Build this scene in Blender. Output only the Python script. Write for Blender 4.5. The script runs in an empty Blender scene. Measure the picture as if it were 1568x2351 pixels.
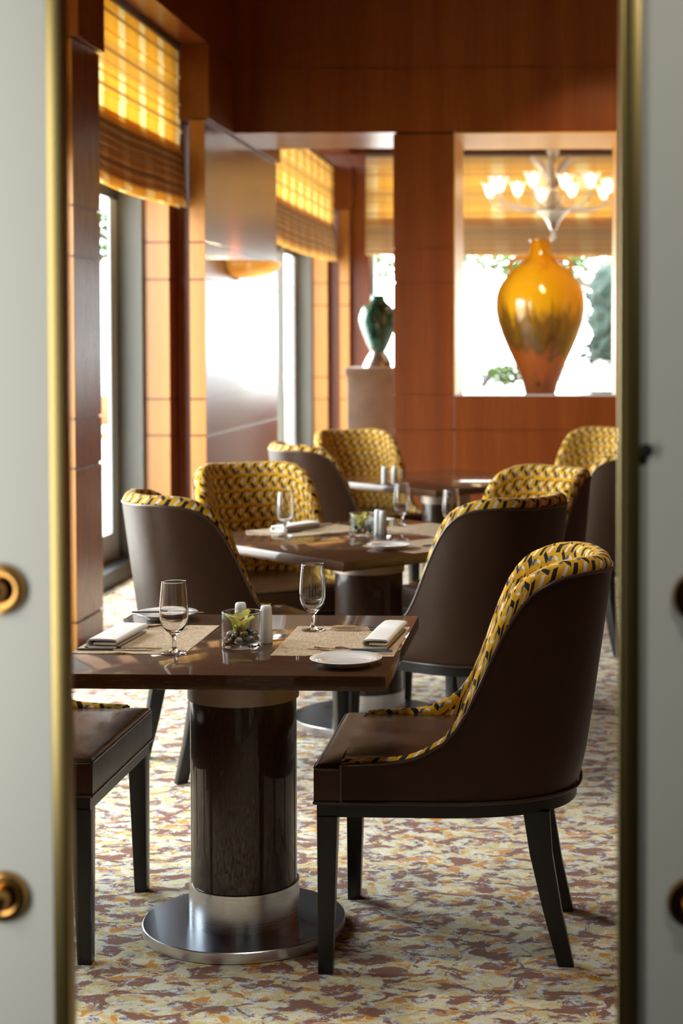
import bpy, bmesh, math, random
from mathutils import Vector, Matrix
R = math.radians
PI = math.pi
S = bpy.context.scene
COL = S.collection

# ------------------------------------------------------------------ camera
cam_d = bpy.data.cameras.new('camera')
cam = bpy.data.objects.new('camera', cam_d)
COL.objects.link(cam)
cam.location = (0, 0, 1.534)
cam.rotation_euler = (R(90 - 2.0), 0, R(2.6))
cam_d.sensor_fit = 'VERTICAL'
cam_d.sensor_height = 36.0
cam_d.sensor_width = 24.0
cam_d.lens = 3830 / 2351 * 36
cam_d.shift_x = -0.1455
cam_d.shift_y = -0.1071
cam_d.clip_start = 0.05
cam_d.clip_end = 200
cam_d.dof.use_dof = True
cam_d.dof.focus_distance = 4.22
cam_d.dof.aperture_fstop = 3.6
S.camera = cam

# ------------------------------------------------------------------ world, lights, exposure
W = bpy.data.worlds.new('sky')
S.world = W
W.use_nodes = True
bg = W.node_tree.nodes['Background']
bg.inputs[0].default_value = (0.92, 0.96, 1.0, 1)
bg.inputs[1].default_value = 17.0


def area(name, loc, rot, sx, sy, power, color=(1, 1, 1), portal=False):
    l = bpy.data.lights.new(name, 'AREA')
    l.shape = 'RECTANGLE'
    l.size, l.size_y = sx, sy
    l.energy = power
    l.color = color
    o = bpy.data.objects.new(name, l)
    COL.objects.link(o)
    o.location = loc
    o.rotation_euler = rot
    if portal:
        l.cycles.is_portal = True
    return o


def spot(name, loc, target, power, color, angle=60, blend=0.6, radius=0.05):
    l = bpy.data.lights.new(name, 'SPOT')
    l.energy = power
    l.color = color
    l.spot_size = R(angle)
    l.spot_blend = blend
    l.shadow_soft_size = radius
    o = bpy.data.objects.new(name, l)
    COL.objects.link(o)
    o.location = loc
    o.rotation_euler = (Vector(target) - Vector(loc)).to_track_quat('-Z', 'Y').to_euler()
    return o


WINS = [(3.85, 5.15), (5.57, 8.144), (8.61, 11.148), (13.93, 18.6)]       # openings along the left wall
for k, (a, b) in enumerate(WINS):
    area('daylight_portal', (-3.12, (a + b) / 2, 1.85), (0, R(-90), 0), 3.5, b - a, 1, portal=True)
area('daylight_portal', (0.2, 19.0, 2.25), (R(-90), 0, 0), 4.9, 2.9, 1, portal=True)
spot('unseen_ceiling_spot', (0.3, 9.6, 4.2), (0.3, 12.05, 2.1), 150, (1, 0.50, 0.20), 48, 0.6)
spot('unseen_ceiling_spot', (-1.5, 11.0, 4.2), (-2.2, 12.15, 2.05), 45, (1, 0.72, 0.42), 20, 0.7)  # added unseen spot, put here to brighten the sconce bowl
spot('unseen_ceiling_spot', (-0.05, 10.2, 4.15), (-0.195, 12.5, 1.9), 120, (1, 0.72, 0.42), 24, 0.8)
spot('unseen_ceiling_spot', (-1.1, 11.0, 4.15), (-1.1, 12.05, 1.6), 3, (1, 0.55, 0.25), 75, 0.9)
spot('unseen_ceiling_spot', (-0.75, 9.4, 4.15), (-0.72, 9.66, 0.75), 60, (1, 0.6, 0.3), 60, 0.8)
spot('unseen_ceiling_spot', (-0.75, 6.4, 4.15), (-0.8, 6.7, 0.75), 40, (1, 0.65, 0.36), 60, 0.8)
spot('unseen_ceiling_spot', (-0.7, 4.6, 4.15), (-0.75, 4.2, 0.75), 160, (1, 0.90, 0.77), 56, 0.9, 0.12)
spot('unseen_ceiling_spot', (-0.35, 3.0, 4.15), (-0.35, 3.7, 0), 120, (1, 0.92, 0.80), 60, 0.9, 0.12)  # added unseen spot that lifts the carpet in front
area('left_door_fill', (-1.3, 1.1, 1.5), (R(90), 0, 0), 0.6, 1.6, 18, (1, 0.98, 0.92))  # added unseen area light that brightens the left door panel
spot('right_door_fill', (0.6, 0.9, 2.75), (0.35, 2.0, 1.75), 32, (1, 0.93, 0.82), 55, 0.8, 0.1)  # added unseen spot, grades the right door panel from the top down

S.view_settings.view_transform = 'Standard'
S.view_settings.look = 'None'
S.view_settings.gamma = 1.0
S.view_settings.exposure = 0.0
S.view_settings.use_curve_mapping = False
cy = S.cycles
cy.use_denoising = True
cy.max_bounces = 9
cy.diffuse_bounces = 4
cy.glossy_bounces = 5
cy.transmission_bounces = 9
cy.transparent_max_bounces = 16
cy.caustics_reflective = False
cy.caustics_refractive = True
cy.sample_clamp_indirect = 4.0


# ------------------------------------------------------------------ materials
class NT:
    def __init__(s, name):
        s.m = bpy.data.materials.new(name)
        s.m.use_nodes = True
        s.t = s.m.node_tree
        s.b = s.t.nodes['Principled BSDF']
        s.out = s.t.nodes['Material Output']

    def n(s, typ, **kw):
        x = s.t.nodes.new(typ)
        for k, v in kw.items():
            setattr(x, k, v)
        return x

    def l(s, a, b):
        s.t.links.new(a, b)

    def val(s, sock, v):
        if isinstance(v, bpy.types.NodeSocket):
            s.l(v, sock)
        else:
            sock.default_value = v

    def math(s, op, a, b=0.0, c=0.0):
        x = s.n('ShaderNodeMath', operation=op)
        s.val(x.inputs[0], a)
        s.val(x.inputs[1], b)
        s.val(x.inputs[2], c)
        return x.outputs[0]

    def vmath(s, op, a, b=(0, 0, 0)):
        x = s.n('ShaderNodeVectorMath', operation=op)
        s.val(x.inputs[0], a)
        if op == 'SCALE':
            s.val(x.inputs[3], b)
        else:
            s.val(x.inputs[1], b)
        return x.outputs[0]

    def mix(s, f, a, b):
        x = s.n('ShaderNodeMix', data_type='RGBA')
        s.val(x.inputs[0], f)
        s.val(x.inputs[6], a if isinstance(a, bpy.types.NodeSocket) else (*a, 1)[:4])
        s.val(x.inputs[7], b if isinstance(b, bpy.types.NodeSocket) else (*b, 1)[:4])
        return x.outputs[2]

    def noise(s, vec, scale, detail=3, rough=0.5, dist=0.0):
        x = s.n('ShaderNodeTexNoise')
        s.l(vec, x.inputs['Vector'])
        x.inputs['Scale'].default_value = scale
        x.inputs['Detail'].default_value = detail
        x.inputs['Roughness'].default_value = rough
        x.inputs['Distortion'].default_value = dist
        return x.outputs['Fac']

    def ramp(s, f, stops, interp='LINEAR'):
        x = s.n('ShaderNodeValToRGB')
        x.color_ramp.interpolation = interp
        e = x.color_ramp.elements
        while len(e) < len(stops):
            e.new(0.5)
        for k, (p, c) in enumerate(stops):
            e[k].position = p
            e[k].color = (*c, 1)[:4]
        s.l(f, x.inputs[0])
        return x.outputs[0]

    def step(s, f, lo, hi):
        x = s.n('ShaderNodeMapRange', interpolation_type='SMOOTHSTEP')
        s.l(f, x.inputs[0])
        x.inputs[1].default_value = lo
        x.inputs[2].default_value = hi
        return x.outputs[0]

    def coord(s, which='Object'):
        if which == 'World':
            return s.n('ShaderNodeNewGeometry').outputs['Position']
        return s.n('ShaderNodeTexCoord').outputs[which]

    def mapping(s, vec, scale=(1, 1, 1), rot=(0, 0, 0)):
        x = s.n('ShaderNodeMapping')
        s.l(vec, x.inputs[0])
        x.inputs['Scale'].default_value = scale
        x.inputs['Rotation'].default_value = rot
        return x.outputs[0]

    def bump(s, h, strength=0.2, dist=0.01):
        x = s.n('ShaderNodeBump')
        x.inputs['Strength'].default_value = strength
        x.inputs['Distance'].default_value = dist
        s.l(h, x.inputs['Height'])
        s.l(x.outputs[0], s.b.inputs['Normal'])
        return x

    def set(s, **kw):
        names = dict(color='Base Color', rough='Roughness', metal='Metallic', ior='IOR', spec='Specular IOR Level', coat='Coat Weight',
                     coat_rough='Coat Roughness', trans='Transmission Weight', emit='Emission Color', emit_s='Emission Strength',
                     sheen='Sheen Weight', alpha='Alpha', sub='Subsurface Weight', aniso='Anisotropic')
        for k, v in kw.items():
            i = s.b.inputs[names[k]]
            if isinstance(v, tuple) and len(v) == 3:
                v = (*v, 1)
            s.val(i, v)
        return s


def simple(name, color, rough=0.5, metal=0.0, **kw):
    return NT(name).set(color=color, rough=rough, metal=metal, **kw).m


def wood_red(name, ca, cb, cc):
    n = NT(name)
    p = n.coord('World')
    sx = n.n('ShaderNodeSeparateXYZ')
    n.l(p, sx.inputs[0])
    h = n.math('ADD', sx.outputs[0], sx.outputs[1])
    cv = n.n('ShaderNodeCombineXYZ')
    n.l(h, cv.inputs[0])
    n.l(n.math('MULTIPLY', sx.outputs[2], 0.02), cv.inputs[2])
    leaf = n.noise(cv.outputs[0], 6.5, 2, 0.5)
    g = n.noise(n.mapping(p, (1, 1, 0.035)), 90, 4, 0.6)
    c1 = n.ramp(leaf, [(0.3, ca), (0.7, cb)])
    c2 = n.mix(n.step(g, 0.35, 0.75), c1, cc)
    n.set(color=n.mix(0.45, c1, c2), rough=0.27, spec=0.5)
    return n.m


def wood_dark(name, axis=0, tone1=(0.042, 0.016, 0.006), tone2=(0.080, 0.031, 0.011)):
    n = NT(name)
    p = n.coord('Object')
    sc = [26, 26, 26]
    sc[axis] = 1.6
    pores = n.noise(n.mapping(p, tuple(sc)), 19, 3, 0.65)
    sc2 = [7, 7, 7]
    sc2[axis] = 0.6
    tone = n.noise(n.mapping(p, tuple(sc2)), 4, 3, 0.5, 0.6)
    base = n.ramp(tone, [(0.25, tone1), (0.75, tone2)])
    n.set(color=n.mix(n.step(pores, 0.56, 0.72), base, (0.13, 0.07, 0.035)), rough=0.4, spec=0.15, coat=0.8, coat_rough=0.03)
    n.bump(pores, 0.08, 0.001)
    return n.m


def leather(name, color, rough=0.38, spec=0.3):
    n = NT(name)
    p = n.coord('Object')
    v = n.n('ShaderNodeTexVoronoi')
    n.l(p, v.inputs['Vector'])
    v.inputs['Scale'].default_value = 420
    w = n.noise(p, 9, 2)
    h = n.math('ADD', n.math('MULTIPLY', v.outputs['Distance'], 0.12), n.math('MULTIPLY', w, 1.4))
    dark = tuple(c * 0.72 for c in color)
    n.set(color=n.mix(n.noise(p, 5, 3), color, dark), rough=rough, spec=spec)
    n.b.inputs['Specular Tint'].default_value = (1.0, 0.80, 0.66, 1)
    n.bump(h, 0.28, 0.006)
    return n.m


def mosaic_fabric():
    n = NT('mosaic_fabric')
    uv = n.coord('UV')
    q = n.vmath('SCALE', uv, 1 / 0.066)
    wob = n.n('ShaderNodeTexNoise')
    n.l(q, wob.inputs['Vector'])
    wob.inputs['Scale'].default_value = 0.9
    wob.inputs['Detail'].default_value = 1
    q = n.vmath('ADD', q, n.vmath('SCALE', n.vmath('SUBTRACT', wob.outputs['Color'], (0.5, 0.5, 0.5)), 0.35))
    sp = n.n('ShaderNodeSeparateXYZ')
    n.l(q, sp.inputs[0])
    row = n.math('FLOOR', sp.outputs[1])
    fx = n.math('FRACT', n.math('ADD', n.math('ADD', sp.outputs[0], n.math('MULTIPLY', row, 0.37)), 40.0))
    fy = n.math('FRACT', n.math('ADD', sp.outputs[1], 40.0))

    def mask(cx, cy_, ang, hx, hy):
        ca, sa = math.cos(R(ang)), math.sin(R(ang))
        dx = n.math('SUBTRACT', fx, cx)
        dy = n.math('SUBTRACT', fy, cy_)
        u = n.math('ADD', n.math('MULTIPLY', dx, ca), n.math('MULTIPLY', dy, sa))
        v = n.math('SUBTRACT', n.math('MULTIPLY', dy, ca), n.math('MULTIPLY', dx, sa))
        u = n.math('ADD', u, n.math('MULTIPLY', v, 0.5))
        return n.math('MULTIPLY', n.math('LESS_THAN', n.math('ABSOLUTE', u), hx), n.math('LESS_THAN', n.math('ABSOLUTE', v), hy))

    vo = n.n('ShaderNodeTexVoronoi')
    n.l(q, vo.inputs['Vector'])
    vo.inputs['Scale'].default_value = 1.9
    sc = n.n('ShaderNodeSeparateColor')
    n.l(vo.outputs['Color'], sc.inputs[0])
    c = n.mix(sc.outputs[0], (0.74, 0.42, 0.016), (0.54, 0.27, 0.009))
    navy, white, blue, brown = (0.012, 0.013, 0.02), (0.72, 0.70, 0.64), (0.05, 0.11, 0.27), (0.20, 0.085, 0.02)
    for col, sh in ((brown, (0.55, 0.86, 15, 0.17, 0.05)), (navy, (0.28, 0.66, 62, 0.24, 0.10)), (navy, (0.56, 0.32, -58, 0.22, 0.10)),
                    (white, (0.78, 0.66, 52, 0.20, 0.065)), (white, (0.14, 0.22, -35, 0.12, 0.055)), (blue, (0.84, 0.24, 62, 0.12, 0.075)),
                    (navy, (0.98, 0.92, 30, 0.14, 0.06))):
        c = n.mix(mask(*sh), c, col)
    weave = n.noise(uv, 900, 2)
    n.set(color=c, rough=0.85, sheen=0.08, spec=0.2)
    n.bump(weave, 0.25, 0.002)
    return n.m


def carpet():
    n = NT('patterned_carpet')
    p = n.coord('World')
    pm = n.mapping(p, (0.85, 1.1, 1), (0, 0, R(12)))
    fine = n.noise(p, 320, 2)
    a = n.noise(pm, 15.5, 6, 0.68, 0.5)
    b = n.noise(n.vmath('ADD', pm, (7.3, 2.1, 0)), 16.0, 4, 0.6, 0.6)
    c = n.noise(n.vmath('ADD', pm, (1.7, 9.4, 0)), 16.0, 5, 0.66, 0.6)
    d = n.noise(n.vmath('ADD', pm, (4.7, 5.4, 0)), 34.0, 3, 0.6, 0.4)
    j = n.math('MULTIPLY', n.math('SUBTRACT', fine, 0.5), 0.10)
    a, b, c = n.math('ADD', a, j), n.math('ADD', b, j), n.math('ADD', c, j)
    base = n.mix(n.step(b, 0.46, 0.53), (0.74, 0.62, 0.29), (0.86, 0.81, 0.58))
    base = n.mix(n.step(d, 0.56, 0.60), base, (0.88, 0.86, 0.74))
    base = n.mix(n.step(c, 0.550, 0.575), base, (0.70, 0.31, 0.030))
    blue = n.math('MULTIPLY', n.step(a, 0.490, 0.52), n.step(d, 0.45, 0.50))
    base = n.mix(n.math('MULTIPLY', blue, 0.85), base, (0.34, 0.46, 0.72))
    base = n.mix(n.step(a, 0.526, 0.545), base, (0.28, 0.115, 0.065))
    pile = n.mix(n.step(fine, 0.25, 0.75), (0.72, 0.72, 0.72), (1.1, 1.1, 1.1))
    mul = n.n('ShaderNodeMix', data_type='RGBA', blend_type='MULTIPLY')
    mul.inputs[0].default_value = 1
    n.l(base, mul.inputs[6])
    n.l(pile, mul.inputs[7])
    n.set(color=mul.outputs[2], rough=0.95, spec=0.1, sheen=0.2)
    n.bump(fine, 0.5, 0.006)
    return n.m


def blind_fabric(name, opaque):
    n = NT(name)
    p = n.coord('World')
    sp = n.n('ShaderNodeSeparateXYZ')
    n.l(p, sp.inputs[0])
    h = n.math('ADD', sp.outputs[0], sp.outputs[1])
    z = sp.outputs[2]

    def band(c, period, lo, hi, off=0.0):
        f = n.math('FRACT', n.math('ADD', n.math('DIVIDE', c, period), 50 + off))
        return n.math('MULTIPLY', n.math('GREATER_THAN', f, lo), n.math('LESS_THAN', f, hi))
    c = n.mix(band(h, 0.47, 0.0, 0.30), (0.62, 0.27, 0.012), (0.72, 0.52, 0.20))
    c = n.mix(n.math('MULTIPLY', band(z, 0.43, 0.22, 0.60), 0.7), c, (0.36, 0.17, 0.02))
    c = n.mix(n.math('MULTIPLY', n.math('MAXIMUM', band(h, 0.47, 0.42, 0.46), band(h, 0.47, 0.84, 0.87)), 0.6), c, (0.30, 0.12, 0.02))
    c = n.mix(n.math('MULTIPLY', n.math('MAXIMUM', band(z, 0.215, 0.88, 0.99), band(z, 0.43, 0.12, 0.15)), 0.85), c, (0.16, 0.06, 0.010))
    slub = n.noise(n.mapping(p, (6, 6, 80)), 3, 3, 0.6)
    c = n.mix(n.math('MULTIPLY', n.step(slub, 0.4, 0.7), 0.25), c, (0.45, 0.26, 0.08))
    tr = n.n('ShaderNodeBsdfTranslucent')
    df = n.n('ShaderNodeBsdfDiffuse')
    n.l(c, tr.inputs[0])
    n.l(n.mix(0.6, c, (0.72, 0.55, 0.34)), df.inputs[0])
    mx = n.n('ShaderNodeMixShader')
    mx.inputs[0].default_value = opaque
    n.l(tr.outputs[0], mx.inputs[1])
    n.l(df.outputs[0], mx.inputs[2])
    n.l(mx.outputs[0], n.out.inputs[0])
    return n.m


def pane_glass(name='window_glass'):
    n = NT(name)
    tr = n.n('ShaderNodeBsdfTransparent')
    tr.inputs[0].default_value = (0.96, 0.98, 0.97, 1)
    gl = n.n('ShaderNodeBsdfGlossy')
    gl.inputs['Roughness'].default_value = 0.01
    fr = n.n('ShaderNodeFresnel')
    n.l(n.math('SUBTRACT', 1.5, n.math('MULTIPLY', n.n('ShaderNodeNewGeometry').outputs['Backfacing'], 1.5 - 1 / 1.5)), fr.inputs[0])
    mx = n.n('ShaderNodeMixShader')
    n.l(fr.outputs[0], mx.inputs[0])
    n.l(tr.outputs[0], mx.inputs[1])
    n.l(gl.outputs[0], mx.inputs[2])
    n.l(mx.outputs[0], n.out.inputs[0])
    return n.m


def clear_glass(name='clear_glass'):
    return simple(name, (1, 1, 1), 0.0, 0.0, trans=1.0, ior=1.48)


def brushed(name, color, rough=0.28):
    n = NT(name)
    p = n.coord('Object')
    g = n.noise(n.mapping(p, (1, 1, 60)), 4, 2, 0.5)
    n.set(color=color, metal=1.0, rough=n.math('ADD', n.math('MULTIPLY', g, 0.06), rough - 0.03))
    return n.m


def placemat_mat():
    n = NT('woven_placemat')
    p = n.coord('Object')
    a = n.noise(n.mapping(p, (1, 14, 1)), 26, 3, 0.75)
    b = n.noise(n.mapping(p, (10, 1, 1)), 26, 3, 0.75)
    m = n.math('ADD', n.math('MULTIPLY', a, 0.62), n.math('MULTIPLY', b, 0.38))
    n.set(color=n.ramp(m, [(0.36, (0.13, 0.085, 0.05)), (0.47, (0.44, 0.32, 0.20)), (0.58, (0.74, 0.60, 0.42))]), rough=0.55, spec=0.4)
    n.bump(m, 0.6, 0.003)
    return n.m


def napkin_mat():
    n = NT('white_linen')
    p = n.coord('Object')
    n.set(color=(0.88, 0.88, 0.87), rough=0.8, sheen=0.2)
    n.bump(n.noise(p, 600, 2), 0.15, 0.001)
    return n.m


def amphora_glaze():
    n = NT('amber_glaze')
    p = n.coord('Object')
    sp = n.n('ShaderNodeSeparateXYZ')
    n.l(p, sp.inputs[0])
    drip = n.noise(n.mapping(p, (14, 14, 0.9)), 1.0, 4, 0.6)
    zz = n.math('ADD', sp.outputs[2], n.math('MULTIPLY', n.math('SUBTRACT', drip, 0.5), 0.55))
    c = n.ramp(n.math('DIVIDE', zz, 1.15), [(0.0, (0.20, 0.055, 0.008)), (0.22, (0.40, 0.09, 0.006)), (0.32, (0.12, 0.06, 0.012)),
                                           (0.47, (0.26, 0.13, 0.012)), (0.56, (0.85, 0.46, 0.010)), (0.80, (0.88, 0.48, 0.012)),
                                           (0.93, (0.75, 0.33, 0.006)), (1.0, (0.5, 0.26, 0.012))])
    rings = n.noise(n.mapping(p, (0.2, 0.2, 90)), 1, 1)
    n.set(color=c, rough=0.12, spec=0.6, coat=0.8, coat_rough=0.05)
    n.bump(rings, 0.15, 0.01)
    return n.m


def green_glaze():
    n = NT('green_glaze')
    p = n.coord('Object')
    d = n.noise(n.mapping(p, (6, 6, 2)), 3, 4, 0.6, 1.0)
    n.set(color=n.ramp(d, [(0.35, (0.015, 0.02, 0.018)), (0.48, (0.005, 0.11, 0.075)), (0.6, (0.02, 0.25, 0.17)), (0.75, (0.05, 0.09, 0.07))]),
          rough=0.08, spec=0.7, coat=1.0, coat_rough=0.03)
    return n.m


def stone():
    n = NT('pale_stone')
    p = n.coord('Object')
    n.set(color=n.ramp(n.noise(p, 5, 5, 0.6), [(0.3, (0.62, 0.53, 0.44)), (0.7, (0.80, 0.72, 0.63))]), rough=0.5)
    return n.m


def leaf_mat(name, c1, c2):
    n = NT(name)
    p = n.coord('World')
    c = n.mix(n.noise(p, 9, 2), c1, c2)
    n.set(color=c, rough=0.6, spec=0.2)
    return n.m


M = {}
M['wood'] = wood_red('red_brown_veneer', (0.180, 0.038, 0.006), (0.255, 0.062, 0.010), (0.14, 0.027, 0.004))
M['wood_daylit'] = wood_red('daylit_veneer', (0.42, 0.175, 0.036), (0.50, 0.225, 0.052), (0.36, 0.14, 0.028))  # wall veneer lightened: daylight on the window reveals put into the colour
M['dark'] = wood_dark('dark_oak', 0)
M['darkv'] = wood_dark('dark_oak_upright', 2, (0.024, 0.0105, 0.005), (0.042, 0.018, 0.0085))
M['leather'] = leather('brown_leather', (0.040, 0.019, 0.0105), 0.38, 0.25)
M['seat'] = leather('seat_leather', (0.055, 0.025, 0.013), 0.26, 0.5)
M['pipe'] = simple('piping_leather', (0.05, 0.028, 0.02), 0.3)
M['legs'] = simple('black_lacquer', (0.008, 0.007, 0.007), 0.32, spec=0.4)
M['fabric'] = mosaic_fabric()
M['carpet'] = carpet()
M['blind'] = blind_fabric('plaid_blind_cloth', 0.64)
M['blindb'] = blind_fabric('lined_plaid_cloth', 0.78)
M['pane'] = pane_glass()
M['glass'] = clear_glass()
M['steel'] = brushed('brushed_steel', (0.74, 0.75, 0.77), 0.28)
M['bluesteel'] = brushed('dark_blued_steel', (0.24, 0.29, 0.36), 0.28)
M['bronze'] = NT('bronze_collar').set(color=(0.40, 0.32, 0.26), metal=0.6, rough=0.45).m
M['brass'] = simple('brass', (0.38, 0.295, 0.115), 0.36, 1.0)
M['brassdark'] = simple('aged_brass', (0.45, 0.24, 0.07), 0.18, 1.0)
M['gold'] = simple('rose_gold', (0.76, 0.69, 0.60), 0.16, 1.0)
M['handle'] = simple('slate_handle', (0.03, 0.035, 0.04), 0.38)
M['frame'] = simple('olive_grey_metal', (0.115, 0.108, 0.085), 0.45)
M['framel'] = simple('pale_grey_metal', (0.45, 0.50, 0.52), 0.35)
M['framed'] = simple('dark_metal', (0.02, 0.02, 0.022), 0.4)
M['lining'] = simple('satin_gold_lining', (0.80, 0.46, 0.10), 0.45, 0.3, spec=0.3)
M['mat'] = placemat_mat()
M['linen'] = napkin_mat()
M['china'] = simple('white_china', (0.86, 0.86, 0.86), 0.08, spec=0.5, coat=0.5)
M['shaker'] = simple('white_porcelain', (0.80, 0.80, 0.79), 0.35)
M['amber'] = amphora_glaze()
M['green'] = green_glaze()
M['silver'] = simple('silver_glaze', (0.70, 0.70, 0.68), 0.15, 0.8)
M['stone'] = stone()
M['plaster'] = simple('ceiling_veneer', (0.10, 0.06, 0.035), 0.5)
M['terrace'] = simple('pale_terrace', (0.60, 0.57, 0.52), 0.8)
M['lobbywall'] = simple('lobby_plaster', (0.30, 0.29, 0.26), 0.8)
M['lobbyfloor'] = simple('lobby_stone', (0.18, 0.17, 0.15), 0.3)
M['doorglass'] = simple('white_backed_glass', (0.66, 0.67, 0.61), 0.45, spec=0.3)


def lit_glass(name, color, w):
    n = NT(name)
    tr = n.n('ShaderNodeBsdfTransparent')
    tl = n.n('ShaderNodeBsdfTranslucent')
    tl.inputs[0].default_value = (*color, 1)
    gl = n.n('ShaderNodeBsdfGlossy')
    gl.inputs['Roughness'].default_value = 0.06
    m1, m2 = n.n('ShaderNodeMixShader'), n.n('ShaderNodeMixShader')
    m1.inputs[0].default_value = w
    m2.inputs[0].default_value = 0.18
    n.l(tr.outputs[0], m1.inputs[1])
    n.l(tl.outputs[0], m1.inputs[2])
    n.l(m1.outputs[0], m2.inputs[1])
    n.l(gl.outputs[0], m2.inputs[2])
    n.l(m2.outputs[0], n.out.inputs[0])
    return n.m


M['sconce'] = lit_glass('amber_bowl_glass', (0.98, 0.72, 0.26), 0.93)
M['crystal'] = lit_glass('chandelier_crystal', (1.0, 0.92, 0.82), 0.6)
M['chrome'] = simple('chrome', (0.8, 0.8, 0.8), 0.12, 1.0)
M['cupglass'] = lit_glass('frosted_cup_glass', (1.0, 0.93, 0.85), 0.32)
M['bulb'] = simple('lit_bulb', (1, 0.8, 0.55), 0.4, emit=(1.0, 0.72, 0.42), emit_s=48.0)
M['petal'] = NT('orchid_petal').set(color=(0.90, 0.88, 0.34), rough=0.5).m
M['petal2'] = NT('orchid_lip').set(color=(0.80, 0.52, 0.18), rough=0.5).m
M['petalred'] = NT('orchid_red').set(color=(0.50, 0.015, 0.06), rough=0.5).m
M['leafl'] = leaf_mat('light_leaf', (0.035, 0.085, 0.012), (0.09, 0.15, 0.03))
M['leafshade'] = leaf_mat('dark_shaded_leaf', (0.006, 0.016, 0.011), (0.014, 0.034, 0.024))  # dark green leaf, deepened to put the shrub's shade into the colour
M['flower'] = leaf_mat('pale_blossom', (0.75, 0.55, 0.58), (0.85, 0.80, 0.80))
M['bark'] = simple('bark', (0.10, 0.07, 0.05), 0.9)
M['brick'] = simple('terracotta', (0.45, 0.16, 0.07), 0.8)
PEB = [simple('pebble_' + w, c, 0.3) for w, c in (('dark', (0.03, 0.035, 0.04)), ('grey', (0.16, 0.15, 0.14)), ('tan', (0.24, 0.15, 0.07)),
                                                 ('rust', (0.30, 0.12, 0.05)), ('pale', (0.42, 0.38, 0.33)))]


# ------------------------------------------------------------------ mesh helpers
def add_box(bm, x0, x1, y0, y1, z0, z1, bev=0.0):
    vs = [bm.verts.new(p) for p in ((x0, y0, z0), (x1, y0, z0), (x1, y1, z0), (x0, y1, z0), (x0, y0, z1), (x1, y0, z1), (x1, y1, z1), (x0, y1, z1))]
    fs = [bm.faces.new([vs[i] for i in f]) for f in ((3, 2, 1, 0), (4, 5, 6, 7), (0, 1, 5, 4), (1, 2, 6, 5), (2, 3, 7, 6), (3, 0, 4, 7))]
    if bev > 0:
        es = list({e for f in fs for e in f.edges})
        bmesh.ops.bevel(bm, geom=es, offset=bev, segments=2, affect='EDGES', profile=0.5)
    return vs


def add_lathe(bm, prof, seg=32, c=(0, 0, 0), cap=True):
    rings = []
    for r, z in prof:
        if r < 1e-5:
            rings.append([bm.verts.new((c[0], c[1], c[2] + z))])
        else:
            rings.append([bm.verts.new((c[0] + r * math.cos(2 * PI * k / seg), c[1] + r * math.sin(2 * PI * k / seg), c[2] + z)) for k in range(seg)])
    for a, b in zip(rings, rings[1:]):
        for k in range(seg):
            k2 = (k + 1) % seg
            if len(a) == 1 and len(b) > 1:
                bm.faces.new((a[0], b[k2], b[k]))
            elif len(b) == 1 and len(a) > 1:
                bm.faces.new((a[k], a[k2], b[0]))
            elif len(a) > 1:
                bm.faces.new((a[k], a[k2], b[k2], b[k]))
    if cap:
        for ring, rev in ((rings[0], True), (rings[-1], False)):
            if len(ring) > 1:
                bm.faces.new(ring[::-1] if rev else ring)


def add_tube(bm, pts, rad, seg=8, closed=False):
    pts = [Vector(p) for p in pts]
    n = len(pts)
    rads = rad if isinstance(rad, (list, tuple)) else [rad] * n
    rings = []
    up = None
    for i, p in enumerate(pts):
        if closed:
            d = (pts[(i + 1) % n] - pts[i - 1]).normalized()
        else:
            d = (pts[min(i + 1, n - 1)] - pts[max(i - 1, 0)]).normalized()
        if up is None:
            up = Vector((0, 0, 1)) if abs(d.z) < 0.9 else Vector((1, 0, 0))
        s = d.cross(up)
        if s.length < 1e-6:
            s = d.orthogonal()
        s.normalize()
        up = s.cross(d).normalized()
        rings.append([bm.verts.new(p + (s * math.cos(2 * PI * k / seg) + up * math.sin(2 * PI * k / seg)) * rads[i]) for k in range(seg)])
    prs = list(zip(rings, rings[1:])) + ([(rings[-1], rings[0])] if closed else [])
    for a, b in prs:
        for k in range(seg):
            bm.faces.new((a[k], a[(k + 1) % seg], b[(k + 1) % seg], b[k]))
    if not closed:
        bm.faces.new(rings[0][::-1])
        bm.faces.new(rings[-1])


def add_prism(bm, outline, z0, z1):
    lo = [bm.verts.new((x, y, z0)) for x, y in outline]
    hi = [bm.verts.new((x, y, z1)) for x, y in outline]
    n = len(outline)
    f0 = bm.faces.new(lo[::-1])
    f1 = bm.faces.new(hi)
    for k in range(n):
        bm.faces.new((lo[k], lo[(k + 1) % n], hi[(k + 1) % n], hi[k]))
    return f0, f1


def add_grid(bm, rows, closed_u=False):
    vs = [[bm.verts.new(p) for p in r] for r in rows]
    fs = []
    for a, b in zip(vs, vs[1:]):
        m = len(a)
        for k in range(m if closed_u else m - 1):
            fs.append(bm.faces.new((a[k], a[(k + 1) % m], b[(k + 1) % m], b[k])))
    return vs, fs


def obj(name, bm, mat, parent=None, smooth=True, loc=None, rot=None, angle=40, fix=True):
    me = bpy.data.meshes.new(name)
    if fix:
        bmesh.ops.recalc_face_normals(bm, faces=bm.faces)
    bm.to_mesh(me)
    bm.free()
    for m_ in (mat if isinstance(mat, list) else [mat]):
        me.materials.append(m_)
    if smooth:
        me.shade_smooth()
        me.set_sharp_from_angle(angle=R(angle))
    o = bpy.data.objects.new(name, me)
    COL.objects.link(o)
    if parent is not None:
        o.parent = parent
    if loc is not None:
        o.location = loc
    if rot is not None:
        o.rotation_euler = rot
    return o


def tag(o, label, cat, group=None):
    o['label'] = label
    o['category'] = cat
    if group:
        o['group'] = group
    return o


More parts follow.
